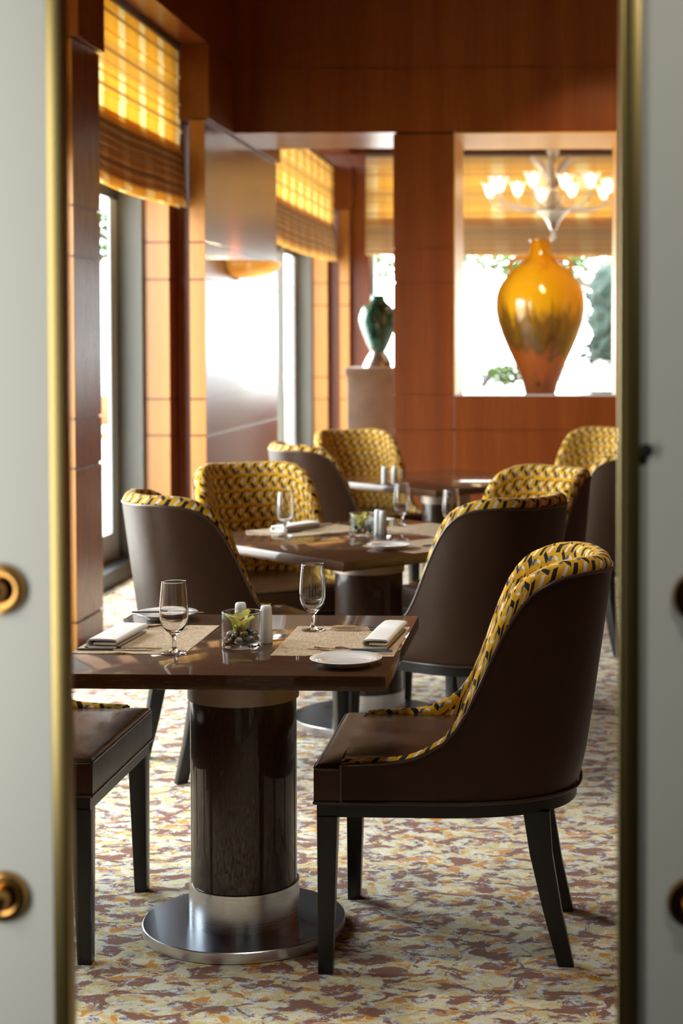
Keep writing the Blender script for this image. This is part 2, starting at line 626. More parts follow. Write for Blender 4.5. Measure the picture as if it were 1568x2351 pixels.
def thing(name, label, cat, loc=(0, 0, 0), rz=0.0, group=None):
    o = bpy.data.objects.new(name, None)
    COL.objects.link(o)
    o.location = loc
    o.rotation_euler = (0, 0, rz)
    return tag(o, label, cat, group)


def structure(o):
    o['kind'] = 'structure'
    return o


def copy_tree(o, parent=None):
    c = o.copy()
    COL.objects.link(c)
    if parent is not None:
        c.parent = parent
    for ch in list(o.children):
        copy_tree(ch, c)
    return c


def B():
    return bmesh.new()


# ------------------------------------------------------------------ the room
XP = -2.425          # face of the piers on the left wall
XF = -2.395          # face of the frieze
JZ = [0.15, 0.917, 1.163, 1.968, 2.218, 3.04]
GAP = 0.012


def panel_stack(bm, x0, x1, y0, y1, zs=None, g=GAP):
    zs = zs or [0.0] + JZ
    add_box(bm, x0 + 0.01, x1 - 0.01, y0 + 0.01, y1 - 0.01, zs[0], zs[-1])
    for a, b in zip(zs, zs[1:]):
        add_box(bm, x0, x1, y0, y1, a + (g / 2 if a > 0 else 0), b - g / 2, 0.002)


# left wall: piers, frieze, upper wall
bm = B()
PIERS = [(2.06, 3.85), (5.15, 5.57), (8.144, 8.61), (11.148, 13.93), (18.6, 19.2)]
for a, b in PIERS:
    ins = 0.25 if b - a > 1 else 0.14
    panel_stack(bm, -2.532, XP, a, b)
    add_box(bm, -2.671, -2.525, a + ins, b - ins, 0, 3.04)
    panel_stack(bm, -3.078, -2.671, a, b)
    add_box(bm, -3.078, XF, a, b, 3.045, 3.535)
add_box(bm, -3.078, XF, 2.06, 12.048, 3.54, 4.3)
add_box(bm, -3.078, XF, 12.048, 19.2, 3.66, 4.3)
structure(obj('wall_left', bm, M['wood'], smooth=False))
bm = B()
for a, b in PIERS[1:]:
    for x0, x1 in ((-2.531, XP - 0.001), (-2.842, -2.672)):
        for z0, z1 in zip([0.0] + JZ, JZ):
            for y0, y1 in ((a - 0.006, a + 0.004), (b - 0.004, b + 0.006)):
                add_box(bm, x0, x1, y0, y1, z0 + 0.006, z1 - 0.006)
structure(obj('trim_2', bm, M['wood_daylit'], smooth=False))  # thin reveal facings in the painted daylit tone of the wall wood

# floor
bm = B()
add_box(bm, -3.0, 4.3, 2.0, 19.05, -0.08, 0.0)
structure(obj('floor', bm, M['carpet'], smooth=False))
# ceilings
bm = B()
add_box(bm, -3.25, 4.3, 2.0, 19.3, 4.3, 4.4)
structure(obj('ceiling', bm, M['plaster'], smooth=False))
# right wall
bm = B()
panel_stack(bm, 4.0, 4.25, 2.06, 19.2, [0.0] + JZ + [3.54, 4.3])
structure(obj('wall_right', bm, M['wood'], smooth=False))

# dividing wall with the passage and the niche
YB, YB2 = 12.048, 13.03
bm = B()
add_box(bm, XF - 0.3, 4.0, YB, YB2, 3.06, 3.52)
add_box(bm, XF - 0.3, 4.0, YB, YB2, 3.53, 4.3)
add_box(bm, XF - 0.3, 4.0, YB + 0.01, YB2 - 0.01, 3.5, 3.55)
panel_stack(bm, -1.25, -0.812, YB, YB2, [0.0, 0.15, 0.911, 1.17, 1.978, 2.225, 3.052])
panel_stack(bm, -0.812, 0.365, YB, YB2, [0.0, 0.15, 0.911, 1.160])
panel_stack(bm, 0.365, 4.0, YB, YB2, [0.0, 0.15, 0.911, 1.17, 1.978, 2.225, 3.052])
structure(obj('wall_back', bm, M['wood'], smooth=False))
# niche lining
bm = B()
add_box(bm, -0.811, 0.364, YB - 0.004, YB2 + 0.004, 3.047, 3.057)
add_box(bm, -0.811, -0.803, YB - 0.004, YB2 + 0.004, 1.169, 3.047)
add_box(bm, 0.356, 0.364, YB - 0.004, YB2 + 0.004, 1.169, 3.047)
structure(obj('trim_1', bm, M['lining'], smooth=False))
bm = B()
add_box(bm, -0.811, 0.364, YB - 0.004, YB2 + 0.004, 1.161, 1.169)
structure(obj('trim_3', bm, M['china'], smooth=False))

# far wall of the second room, with its window
bm = B()
add_box(bm, -3.078, -2.22, 18.75, 19.05, 0, 3.66)
add_box(bm, 2.60, 4.0, 18.75, 19.05, 0, 3.66)
add_box(bm, -2.22, 2.60, 18.75, 19.05, 0, 0.86)
add_box(bm, -3.078, 4.0, 18.75, 19.05, 3.66, 4.3)
structure(obj('wall_far', bm, M['wood'], smooth=False))


def window_left(k, a, b):
    bm = B()
    for y0, y1 in ((a, a + 0.05), (b - 0.05, b)):
        add_box(bm, -3.013, -2.843, y0, y1, 0.0, 3.54, 0.004)
    add_box(bm, -3.074, -2.87, a + 0.05, b - 0.05, 3.44, 3.54)
    w = structure(obj('window_%d' % k, bm, M['frame'], smooth=False))
    bm = B()
    for y0, y1 in ((a, a + 0.21), (b - 0.21, b)):
        add_box(bm, -3.032, -3.014, y0, y1, 0.1, 3.46, 0.004)
    add_box(bm, -3.032, -3.014, a + 0.21, b - 0.21, 0.1, 0.28, 0.004)
    obj('sash', bm, M['framel'], w, smooth=False)
    bm = B()
    add_box(bm, -3.03, -3.0, a + 0.05, b - 0.05, 2.50, 2.60, 0.004)
    add_box(bm, -3.04, -2.86, a + 0.05, b - 0.05, 0.0, 0.10, 0.006)
    obj('transom', bm, M['framed'], w, smooth=False)
    if b - a > 4:
        bm = B()
        add_box(bm, -3.035, -2.95, 17.3, 17.38, 0.1, 3.46, 0.004)
        obj('mullion', bm, M['frame'], w, smooth=False)
    bm = B()
    add_box(bm, -3.026, -3.020, a + 0.20, b - 0.20, 0.27, 3.45)
    obj('pane', bm, M['pane'], w, smooth=False)


for k, (a, b) in enumerate(WINS):
    window_left(k + 1, a, b)
bm = B()
for x0, x1 in ((-2.22, -2.17), (2.55, 2.60)):
    add_box(bm, x0, x1, 18.83, 18.95, 0.86, 3.66)
add_box(bm, -2.17, 2.55, 18.83, 18.95, 0.86, 0.90)
add_box(bm, -2.17, 2.55, 18.83, 18.95, 3.58, 3.66)
w5 = structure(obj('window_5', bm, M['framel'], smooth=False))
bm = B()
add_box(bm, -0.50, -0.02, 18.85, 18.91, 2.45, 2.52)
obj('transom', bm, M['framed'], w5, smooth=False)
bm = B()
add_box(bm, -2.18, 2.56, 18.88, 18.886, 0.89, 3.59)
obj('pane', bm, M['pane'], w5, smooth=False)


# roman blinds
def blind(name_label, x, a, b, ztop, zbot, along_y=True, seed=0):
    rnd = random.Random(seed)
    prof = [(0.0, ztop)]
    zf = zbot + 0.40
    z = ztop
    while z > zf + 0.2:
        z -= 0.18
        prof += [(0.0, z + 0.012), (0.012, z + 0.004), (0.012, z - 0.004), (0.0, z - 0.012)]
    prof.append((0.0, zf))
    zz = zf
    for q in range(7):
        d = 0.008 + 0.004 * q
        prof += [(d + 0.016, zz - 0.045), (d + 0.026, zz - 0.085), (d + 0.014, zz - 0.098)]
        if q < 6:
            prof += [(d + 0.002, zz - 0.070), (d + 0.002, zz - 0.052)]
        zz -= 0.050
    zend = prof[-1][1]
    n = 26
    rows = []
    ph = rnd.random() * 6
    for i in range(n + 1):
        t = i / n
        row = []
        for d, z in prof:
            kf = max(0.0, min(1.0, (zf + 0.1 - z) / 0.4))
            wob = (0.018 * math.sin(t * 9 + ph) + 0.008 * math.sin(t * 23 + z * 7)) * kf
            sag = (-0.03 * math.sin(PI * t) ** 2) * kf
            z2 = z + sag + (zbot - zend) * kf
            row.append((x + d + wob, a + (b - a) * t, z2) if along_y else (a + (b - a) * t, x - d - wob, z2))
        rows.append(row)
    bm = B()
    add_grid(bm, rows)
    back = [[(x - 0.004 - 0.001 * q, a + (b - a) * i / n, z) if along_y else (a + (b - a) * i / n, x + 0.004 + 0.001 * q, z) for q, z in enumerate((zf + 0.02, zbot - 0.025 * math.sin(PI * i / n) ** 2))] for i in range(n + 1)]
    add_grid(bm, back)
    o = obj('roman_blind', bm, M['blind'] if along_y else M['blindb'])
    bm = B()
    if along_y:
        add_box(bm, x - 0.03, x + 0.012, a, b, ztop - 0.002, ztop + 0.03)
    else:
        add_box(bm, a, b, x - 0.012, x + 0.03, ztop - 0.002, ztop + 0.03)
    obj('headrail', bm, M['frame'], o, smooth=False)
    tag(o, name_label, 'blind', 'plaid roman blinds')
    return o


blind('plaid roman blind nearest the entrance, over the hidden first window', -2.60, 3.81, 5.19, 3.5, 2.45, seed=7)
blind('plaid roman blind over the window just before the narrow glossy pier', -2.60, 5.53, 8.19, 3.5, 2.45, seed=2)
blind('large glowing amber plaid roman blind over the tall window at upper left', -2.60, 8.57, 11.19, 3.5, 2.45, seed=3)
blind('amber plaid roman blind beyond the brass wall bowl in the second room', -2.60, 13.89, 18.64, 3.5, 2.45, seed=4)
blind('wide plaid roman blind behind the chandelier on the far window', 18.70, -2.25, 2.63, 3.63, 2.53, along_y=False, seed=5)

# entrance: glass doors, front wall, lobby
bm = B()
add_box(bm, -3.25, -1.15, 2.02, 2.06, 0, 4.3)
add_box(bm, 0.62, 4.3, 2.02, 2.06, 0, 4.3)
add_box(bm, -1.15, 0.62, 2.02, 2.06, 2.6, 4.3)
structure(obj('wall_front', bm, M['wood'], smooth=False))
bm = B()
add_box(bm, -2.6, 2.2, -3.0, 2.0, -0.08, 0.0)
structure(obj('floor_lobby', bm, M['lobbyfloor'], smooth=False))
bm = B()
add_box(bm, -2.6, 2.2, -3.0, 2.02, 2.9, 3.0)
structure(obj('ceiling_lobby', bm, M['lobbywall'], smooth=False))
for nm, bx in (('wall_lobby_left', (-2.7, -2.6, -3.0, 2.02)), ('wall_lobby_right', (2.2, 2.3, -3.0, 2.02)), ('wall_lobby_rear', (-2.7, 2.3, -3.1, -3.0))):
    bm = B()
    add_box(bm, *bx, 0, 3.0)
    structure(obj(nm, bm, M['lobbywall'], smooth=False))


def glass_door(k, x_in, sgn, knobs, bead):
    # x_in: the edge that meets the opening; sgn: direction away from the opening
    def bx(bm, d0, d1, y0, y1, bev=0.0):
        a, b = sorted((x_in + sgn * d0, x_in + sgn * d1))
        add_box(bm, a, b, y0, y1, 0.01, 2.55, bev)
    bm = B()
    bx(bm, bead + 0.017, 0.62, 1.985, 1.997)
    d = structure(obj('door_%d' % k, bm, M['doorglass'], smooth=False))
    bm = B()
    bx(bm, bead - 0.0005, bead + 0.019, 1.978, 2.008, 0.002)
    obj('edge_channel', bm, M['brass'], d)
    if bead:
        bm = B()
        bx(bm, 0.0, bead, 1.980, 2.006, 0.003)
        obj('edge_bead', bm, M['brass'], d)
    for x, z in knobs:
        bm = B()
        add_lathe(bm, [(0.0, 0.0), (0.031, 0.0), (0.0315, 0.004), (0.029, 0.010), (0.020, 0.012), (0.016, 0.010), (0.0145, 0.012), (0.0135, 0.022), (0.010, 0.030), (0.0, 0.032)], 40)
        bmesh.ops.rotate(bm, verts=bm.verts, matrix=Matrix.Rotation(R(90), 3, 'X'))
        bmesh.ops.translate(bm, verts=bm.verts, vec=(x, 1.985, z))
        obj('pull_knob', bm, M['brassdark'], d)
    return d


glass_door(1, -0.603, -1, [(-0.684, 1.237), (-0.684, 0.861)], 0.0)
d2 = glass_door(2, 0.062, 1, [(0.157, 1.234), (0.152, 0.866)], 0.007)
bm = B()
add_lathe(bm, [(0.0, 0.0), (0.008, 0.0), (0.008, 0.008), (0.0, 0.010)], 20)
bmesh.ops.rotate(bm, verts=bm.verts, matrix=Matrix.Rotation(R(90), 3, 'X'))
bmesh.ops.translate(bm, verts=bm.verts, vec=(0.0945, 1.985, 1.408))
obj('lock_button', bm, M['framed'], d2)

# ------------------------------------------------------------------ garden outside
bm = B()
add_box(bm, -60, -3.3, -30, 70, -0.3, -0.1)
add_box(bm, -3.3, 60, 19.1, 70, -0.3, -0.1)
structure(obj('terrace_ground', bm, M['terrace'], smooth=False))


def leaf_cloud(bm, c, rad, n, size, rnd, shell=0.55):
    for _ in range(n):
        while True:
            v = Vector((rnd.uniform(-1, 1), rnd.uniform(-1, 1), rnd.uniform(-1, 1)))
            if shell < v.length < 1:
                break
        p = Vector(c) + Vector((v.x * rad[0], v.y * rad[1], v.z * rad[2]))
        q = Matrix.Rotation(rnd.uniform(0, 6.28), 3, 'Z') @ Matrix.Rotation(rnd.uniform(-1.2, 1.2), 3, 'X')
        s = size * rnd.uniform(0.6, 1.3)
        pts = [Vector((-0.5, 0, 0)), Vector((0, -0.3, 0.08)), Vector((0.6, 0, 0)), Vector((0, 0.3, 0.08))]
        bm.faces.new([bm.verts.new(p + q @ (a * s)) for a in pts])


def tree(label, x, y, h, crowns, mat, seed, leaf=0.16, n=500):
    rnd = random.Random(seed)
    t = thing('tree', label, 'tree', (x, y, -0.1), 0, 'garden trees outside the windows')
    bm = B()
    add_tube(bm, [(0, 0, 0), (0.05, 0, h * 0.5), (0.0, 0.05, h)], [0.12, 0.09, 0.05], 10)
    for cx, cy_, cz, r in crowns:
        add_tube(bm, [(0.02, 0, h * 0.55), (cx * 0.5, cy_ * 0.5, (h * 0.6 + cz) / 2), (cx, cy_, cz)], [0.06, 0.04, 0.02], 7)
    obj('trunk', bm, M['bark'], t)
    bm = B()
    for cx, cy_, cz, r in crowns:
        leaf_cloud(bm, (cx, cy_, cz), (r, r, r * 0.7), n, leaf, rnd, 0.2)
    obj('foliage', bm, mat, t, smooth=False, fix=False)
    return t


tree('leafy garden tree whose branches hang across the far window top', 1.6, 24.5, 3.4, [(-2.6, 0, 2.95, 0.55), (-1.6, 0.3, 2.9, 0.5), (-0.7, 0, 2.75, 0.45), (-3.4, 0.2, 3.0, 0.5), (0.4, 0, 3.5, 0.9), (-0.6, 0, 3.6, 0.8)], M['leafl'], 11, 0.15, 220)
tree('garden tree seen in the sliver of the left tall window', -7.4, 24.0, 3.6, [(0.3, 0, 3.9, 1.0), (-0.7, 0.3, 3.4, 0.8), (0.8, 0.5, 3.2, 0.6)], M['leafl'], 12, 0.18, 350)
tree('small garden tree seen between pier and pedestal on the far side', -3.1, 25.5, 3.0, [(0.2, 0, 3.0, 0.6), (-0.5, 0.2, 2.7, 0.5)], M['leafl'], 14, 0.15, 300)

bm = B()
add_box(bm, -3.6, 3.6, 20.2, 23.8, -0.1, 0.95, 0.02)
tag(obj('garden_planter', bm, M['stone']), 'raised stone garden planter outside the far window', 'planter')
rnd = random.Random(5)
bm = B()
for k in range(6):
    leaf_cloud(bm, (0.75 + 0.3 * (k % 3), 23.0 + 0.2 * (k // 3), 1.42 + 0.2 * k), (0.62, 0.5, 0.40), 420, 0.16, rnd, 0.1)
for k in range(7):
    ic = bmesh.ops.create_icosphere(bm, subdivisions=3, radius=0.42)
    for v in ic['verts']:
        v.co *= 1 + 0.12 * math.sin(v.co.x * 17 + k) * math.cos(v.co.z * 19)
        v.co += Vector((0.72 + 0.33 * (k % 3), 23.0, 1.45 + 0.13 * k))
add_tube(bm, [(0.95, 23.0, 0.95), (0.95, 23.0, 2.2)], 0.05, 8)
tag(obj('dark_shrub', bm, M['leafshade'], smooth=False, fix=False), 'tall dark green shrub seen right of the amber jar', 'shrub')
bm = B()
leaf_cloud(bm, (-0.80, 21.2, 1.14), (0.30, 0.25, 0.14), 700, 0.07, rnd, 0.1)
add_tube(bm, [(-0.80, 21.2, 0.95), (-0.80, 21.2, 1.1)], 0.02, 6)
tag(obj('green_bush', bm, M['leafl'], smooth=False, fix=False), 'low light green bush beside the garden spotlight', 'shrub')
for k in range(4):
    bm = B()
    fx_ = 0.0 + 0.44 * k
    leaf_cloud(bm, (fx_, 21.4, 1.17), (0.17, 0.17, 0.16), 420, 0.05, rnd, 0.05)
    add_tube(bm, [(fx_, 21.4, 0.95), (fx_, 21.4, 1.1)], 0.015, 6)
    tag(obj('flower_clump', bm, M['flower'], smooth=False, fix=False), 'clump of pale pink blossoms in the garden planter', 'flowers', 'blossom clumps in the garden planter')
t = thing('garden_spotlight', 'grey garden spotlight tilted up in the planter', 'spotlight', (-1.02, 20.8, 0.95))
bm = B()
add_tube(bm, [(-0.03, 0, 0.05), (0.06, 0, 0.19)], 0.042, 20)
obj('lamp_head', bm, M['framed'], t)
bm = B()
add_tube(bm, [(0, 0, 0), (0, 0, 0.1)], 0.012, 10)
obj('stake', bm, M['frame'], t)
t = thing('patio_parasol', 'white parasol edge outside the far window', 'parasol', (1.35, 26.5, -0.1))
bm = B()
add_lathe(bm, [(1.55, 2.52), (1.55, 2.64), (0.0, 3.3)], 8, cap=False)
obj('canopy', bm, M['linen'], t, smooth=False)
bm = B()
add_tube(bm, [(0, 0, 0), (0, 0, 3.28)], 0.03, 10)
obj('pole', bm, M['frame'], t)
t = thing('terrace_bench', 'terracotta bench glimpsed through the left tall window', 'bench', (-6.3, 21.6, -0.1))
bm = B()
add_box(bm, -0.9, 0.9, -0.25, 0.25, 0.40, 0.46, 0.01)
obj('seat', bm, M['brick'], t)
bm = B()
add_box(bm, -0.9, 0.9, 0.2, 0.25, 0.55, 0.95, 0.01)
add_box(bm, -0.8, -0.74, 0.2, 0.25, 0.45, 0.95)
add_box(bm, 0.74, 0.8, 0.2, 0.25, 0.45, 0.95)
obj('backrest', bm, M['brick'], t)
for sx in (-0.8, 0.8):
    for sy in (-0.2, 0.2):
        bm = B()
        add_box(bm, sx - 0.03, sx + 0.03, sy - 0.03, sy + 0.03, 0, 0.40)
        obj('leg', bm, M['brick'], t)

# ------------------------------------------------------------------ wall bowl lamp, jar, vase, pedestal, chandelier
t = thing('wall_sconce', 'gilded half bowl wall sconce glowing on the glossy wood pier', 'wall lamp', (XP, 12.16, 2.02))
bm = B()
rows = []
for i in range(13):
    v = i / 12
    rr = 0.34 * math.sin(v * PI / 2) ** 0.9
    zz = 0.115 * (1 - math.cos(v * PI / 2)) ** 1.1
    rows.append([(rr * math.cos(a) * 0.99, rr * math.sin(a), zz) for a in [(-PI / 2) + PI * k / 24 for k in range(25)]])
add_grid(bm, rows)
sb = obj('bowl', bm, M['sconce'], t)
mod = sb.modifiers.new('thick', 'SOLIDIFY')
mod.thickness = 0.006
bm = B()
add_lathe(bm, [(0.0, 0.0), (0.012, 0.004), (0.014, 0.012), (0.006, 0.022), (0.0, 0.024)], 16, (0.012, 0, -0.018))
obj('finial', bm, M['brassdark'], t)
bm = B()
add_lathe(bm, [(0.0, 0.0), (0.018, 0.01), (0.022, 0.03), (0.012, 0.055), (0.0, 0.06)], 16, (0.10, 0.0, 0.055))
obj('bulb', bm, M['bulb'], t)
pl = bpy.data.lights.new('sconce_lamp', 'POINT')
pl.energy = 7
pl.color = (1.0, 0.76, 0.45)
pl.shadow_soft_size = 0.03
po = bpy.data.objects.new('sconce_lamp', pl)
COL.objects.link(po)
po.location = (XP + 0.15, 12.16, 2.125)

t = thing('amber_jar', 'big amber glazed two-handled jar standing in the wall opening', 'jar', (-0.195, 12.52, 1.169))
k_ = 12.52 / 3830
prof_px = [(35, 900), (37, 896), (39, 885), (48, 860), (60, 830), (74, 800), (87, 770), (98, 740), (103.5, 712), (104, 695), (102.5, 680), (97, 662), (88, 645),
           (75, 629), (60, 614), (44, 602), (32, 594), (27, 585), (24.5, 574), (22.5, 562), (22, 556), (24.5, 553), (24.5, 549), (20, 547)]
prof = [(r * k_, (900 - y) * k_) for r, y in prof_px] + [(17 * k_, 343 * k_), (16 * k_, 300 * k_), (0, 290 * k_)]
bm = B()
add_lathe(bm, prof, 64)
obj('body', bm, M['amber'], t)
for sg in (-1, 1):
    bm = B()
    pts = []
    for i in range(13):
        a = PI * (0.02 + 0.90 * i / 12)
        pts.append((sg * (43 + 22 * math.sin(a) + 6) * k_, 0, (900 - 612 + 16 * math.cos(a) + 3) * k_))
    add_tube(bm, [(sg * 27 * k_, 0, 308 * k_)] + pts + [(sg * 58 * k_, 0, 277 * k_)], 0.015, 10)
    obj('handle', bm, M['amber'], t)
bm = B()
add_tube(bm, [(-0.01, -0.09, 0.075), (-0.01, -0.148, 0.068)], [0.034, 0.030], 20)
obj('spigot', bm, M['amber'], t)
bm = B()
add_tube(bm, [(-0.01, -0.1485, 0.068), (-0.01, -0.150, 0.0678)], 0.016, 16)
obj('spigot_hole', bm, M['framed'], t)

t = thing('stone_pedestal', 'pale stone pedestal carrying the green vase', 'pedestal', (-1.64, 14.55, 0))
bm = B()
add_box(bm, -0.245, 0.245, -0.245, 0.245, 0, 1.262, 0.004)
obj('shaft', bm, M['stone'], t)
bm = B()
add_box(bm, -0.262, 0.262, -0.262, 0.262, 1.262, 1.332, 0.006)
obj('cap', bm, M['stone'], t)
t = thing('green_vase', 'dark green glazed vase on a flared silver foot atop the pedestal', 'vase', (-1.64, 14.50, 1.332))
k_ = 14.5 / 3830
bm = B()
add_lathe(bm, [(r * k_, (842 - y) * k_) for r, y in ((16, 806), (20, 800), (27, 785), (35, 765), (41, 748), (43, 734), (42, 722), (37, 708), (28, 698), (20, 692), (17, 688), (15, 680), (19, 676), (16, 676))] + [(0.05, 0.6), (0, 0.55)], 48)
obj('body', bm, M['green'], t)
bm = B()
add_lathe(bm, [(r * k_, (842 - y) * k_) for r, y in ((34, 842), (34, 838), (30, 828), (23, 815), (16, 806))], 48)
obj('foot', bm, M['silver'], t)

CH = thing('chandelier', 'glass chandelier with lit flower cups hanging beyond the wall opening', 'chandelier', (-0.118, 14.8, 2.44))
bm = B()
add_lathe(bm, [(0.0, 0.0), (0.018, 0.02), (0.026, 0.05), (0.018, 0.085), (0.022, 0.10)], 24)
obj('finial', bm, M['crystal'], CH)
bm = B()
add_lathe(bm, [(0.020, 0.095), (0.034, 0.12), (0.055, 0.17), (0.095, 0.225), (0.15, 0.272), (0.145, 0.275), (0.08, 0.24), (0.02, 0.14)], 32)
obj('cone', bm, M['chrome'], CH)
bm = B()
add_tube(bm, [(0, 0, 0.24), (0, 0, 1.86)], 0.012, 12)
obj('stem', bm, M['brass'], CH)
bm = B()
add_lathe(bm, [(0.0, 0.73), (0.035, 0.745), (0.062, 0.79), (0.062, 0.82), (0.035, 0.845), (0.0, 0.85)], 24)
obj('crown_ball', bm, M['crystal'], CH)
bm = B()
add_lathe(bm, [(0.0, 0.26), (0.05, 0.27), (0.075, 0.33), (0.05, 0.40), (0.035, 0.46), (0.05, 0.50), (0.02, 0.54), (0, 0.54)], 24)
obj('hub', bm, M['crystal'], CH)
for i in range(12):
    a = 2 * PI * (i + 0.35) / 12
    ca, sa = math.cos(a), math.sin(a)
    r_ = 0.60 if i % 2 else 0.50
    zc = 0.40 if i % 2 else 0.43
    bm = B()
    add_tube(bm, [(ca * r * r_, sa * r * r_, z) for r, z in ((0.08, 0.30), (0.3, 0.275), (0.55, 0.285), (0.8, 0.30), (0.95, 0.33), (1.0, zc))], 0.010, 8)
    arm = obj('arm', bm, M['crystal'], CH)
    bm = B()
    add_lathe(bm, [(0.012, 0.0), (0.028, 0.012), (0.044, 0.05), (0.060, 0.095), (0.092, 0.135), (0.089, 0.136), (0.056, 0.097), (0.040, 0.052), (0.022, 0.014)], 20, (ca * r_, sa * r_, zc))
    obj('cup', bm, M['cupglass'], arm)
    bm = B()
    add_lathe(bm, [(0.0, 0.0), (0.018, 0.012), (0.028, 0.04), (0.024, 0.075), (0.0, 0.115)], 12, (ca * r_, sa * r_, zc + 0.02))
    obj('bulb', bm, M['bulb'], arm)
for i in range(7):
    a = 2 * PI * (i + 0.1) / 7
    ca, sa = math.cos(a), math.sin(a)
    bm = B()
    add_tube(bm, [(ca * r, sa * r, z) for r, z in ((0.03, 0.48), (0.06, 0.58), (0.11, 0.66), (0.17, 0.71), (0.225, 0.735))], [0.012, 0.022, 0.026, 0.020, 0.008], 8)
    obj('leaf', bm, M['crystal'], CH)

# ------------------------------------------------------------------ chairs
TOP = [(0.245, 0.515), (0.12, 0.521), (0.056, 0.530), (0.003, 0.557), (-0.039, 0.594), (-0.065, 0.642), (-0.092, 0.706), (-0.123, 0.780),
       (-0.165, 0.865), (-0.217, 0.931), (-0.29, 0.964), (-0.365, 0.972), (-0.43, 0.966)]
WID, X0, XFR, SN, SA = 0.298, 0.04, 0.243, 2.55, 0.22


def xb(z):
    return -0.335 - 0.085 * max(0.0, min(1.0, (z - 0.4) / 0.57)) ** 0.9


def plan(s, z):
    a = abs(s)
    sg = 1 if s >= 0 else -1
    # s = +-1 front, 0 = middle of the back
    a = 1 - a
    if a < SA:
        return Vector((XFR + (X0 - XFR) * a / SA, sg * WID))
    t = (a - SA) / (1 - SA) * PI / 2
    return Vector((X0 - (X0 - xb(z)) * max(0.0, math.sin(t)) ** (2 / SN), sg * WID * max(0.0, math.cos(t)) ** (2 / SN)))


def ztop(x):
    for (x1, z1), (x2, z2) in zip(TOP, TOP[1:]):
        if x <= x1 and x >= x2:
            t = (x1 - x) / (x1 - x2)
            return z1 + (z2 - z1) * t
    return TOP[0][1] if x > 0 else TOP[-1][1]


SS = []
NS = 72
for i in range(NS + 1):
    q = -1 + 2 * i / NS
    SS.append(q)


def edge(s):
    z = 0.8
    for _ in range(30):
        z = 0.5 * z + 0.5 * ztop(plan(s, z).x)
    return z


ZT = [edge(s) for s in SS]
for _ in range(2):
    ZT = [ZT[0]] + [(ZT[i - 1] + 2 * ZT[i] + ZT[i + 1]) / 4 for i in range(1, NS)] + [ZT[-1]]


def inward(s, z):
    d = plan(min(1, s + 0.012), z) - plan(max(-1, s - 0.012), z)
    n = Vector((d.y, -d.x)).normalized()
    c = plan(s, z)
    if (Vector((0.0, 0.0)) - c).dot(n) < 0:
        n = -n
    return n


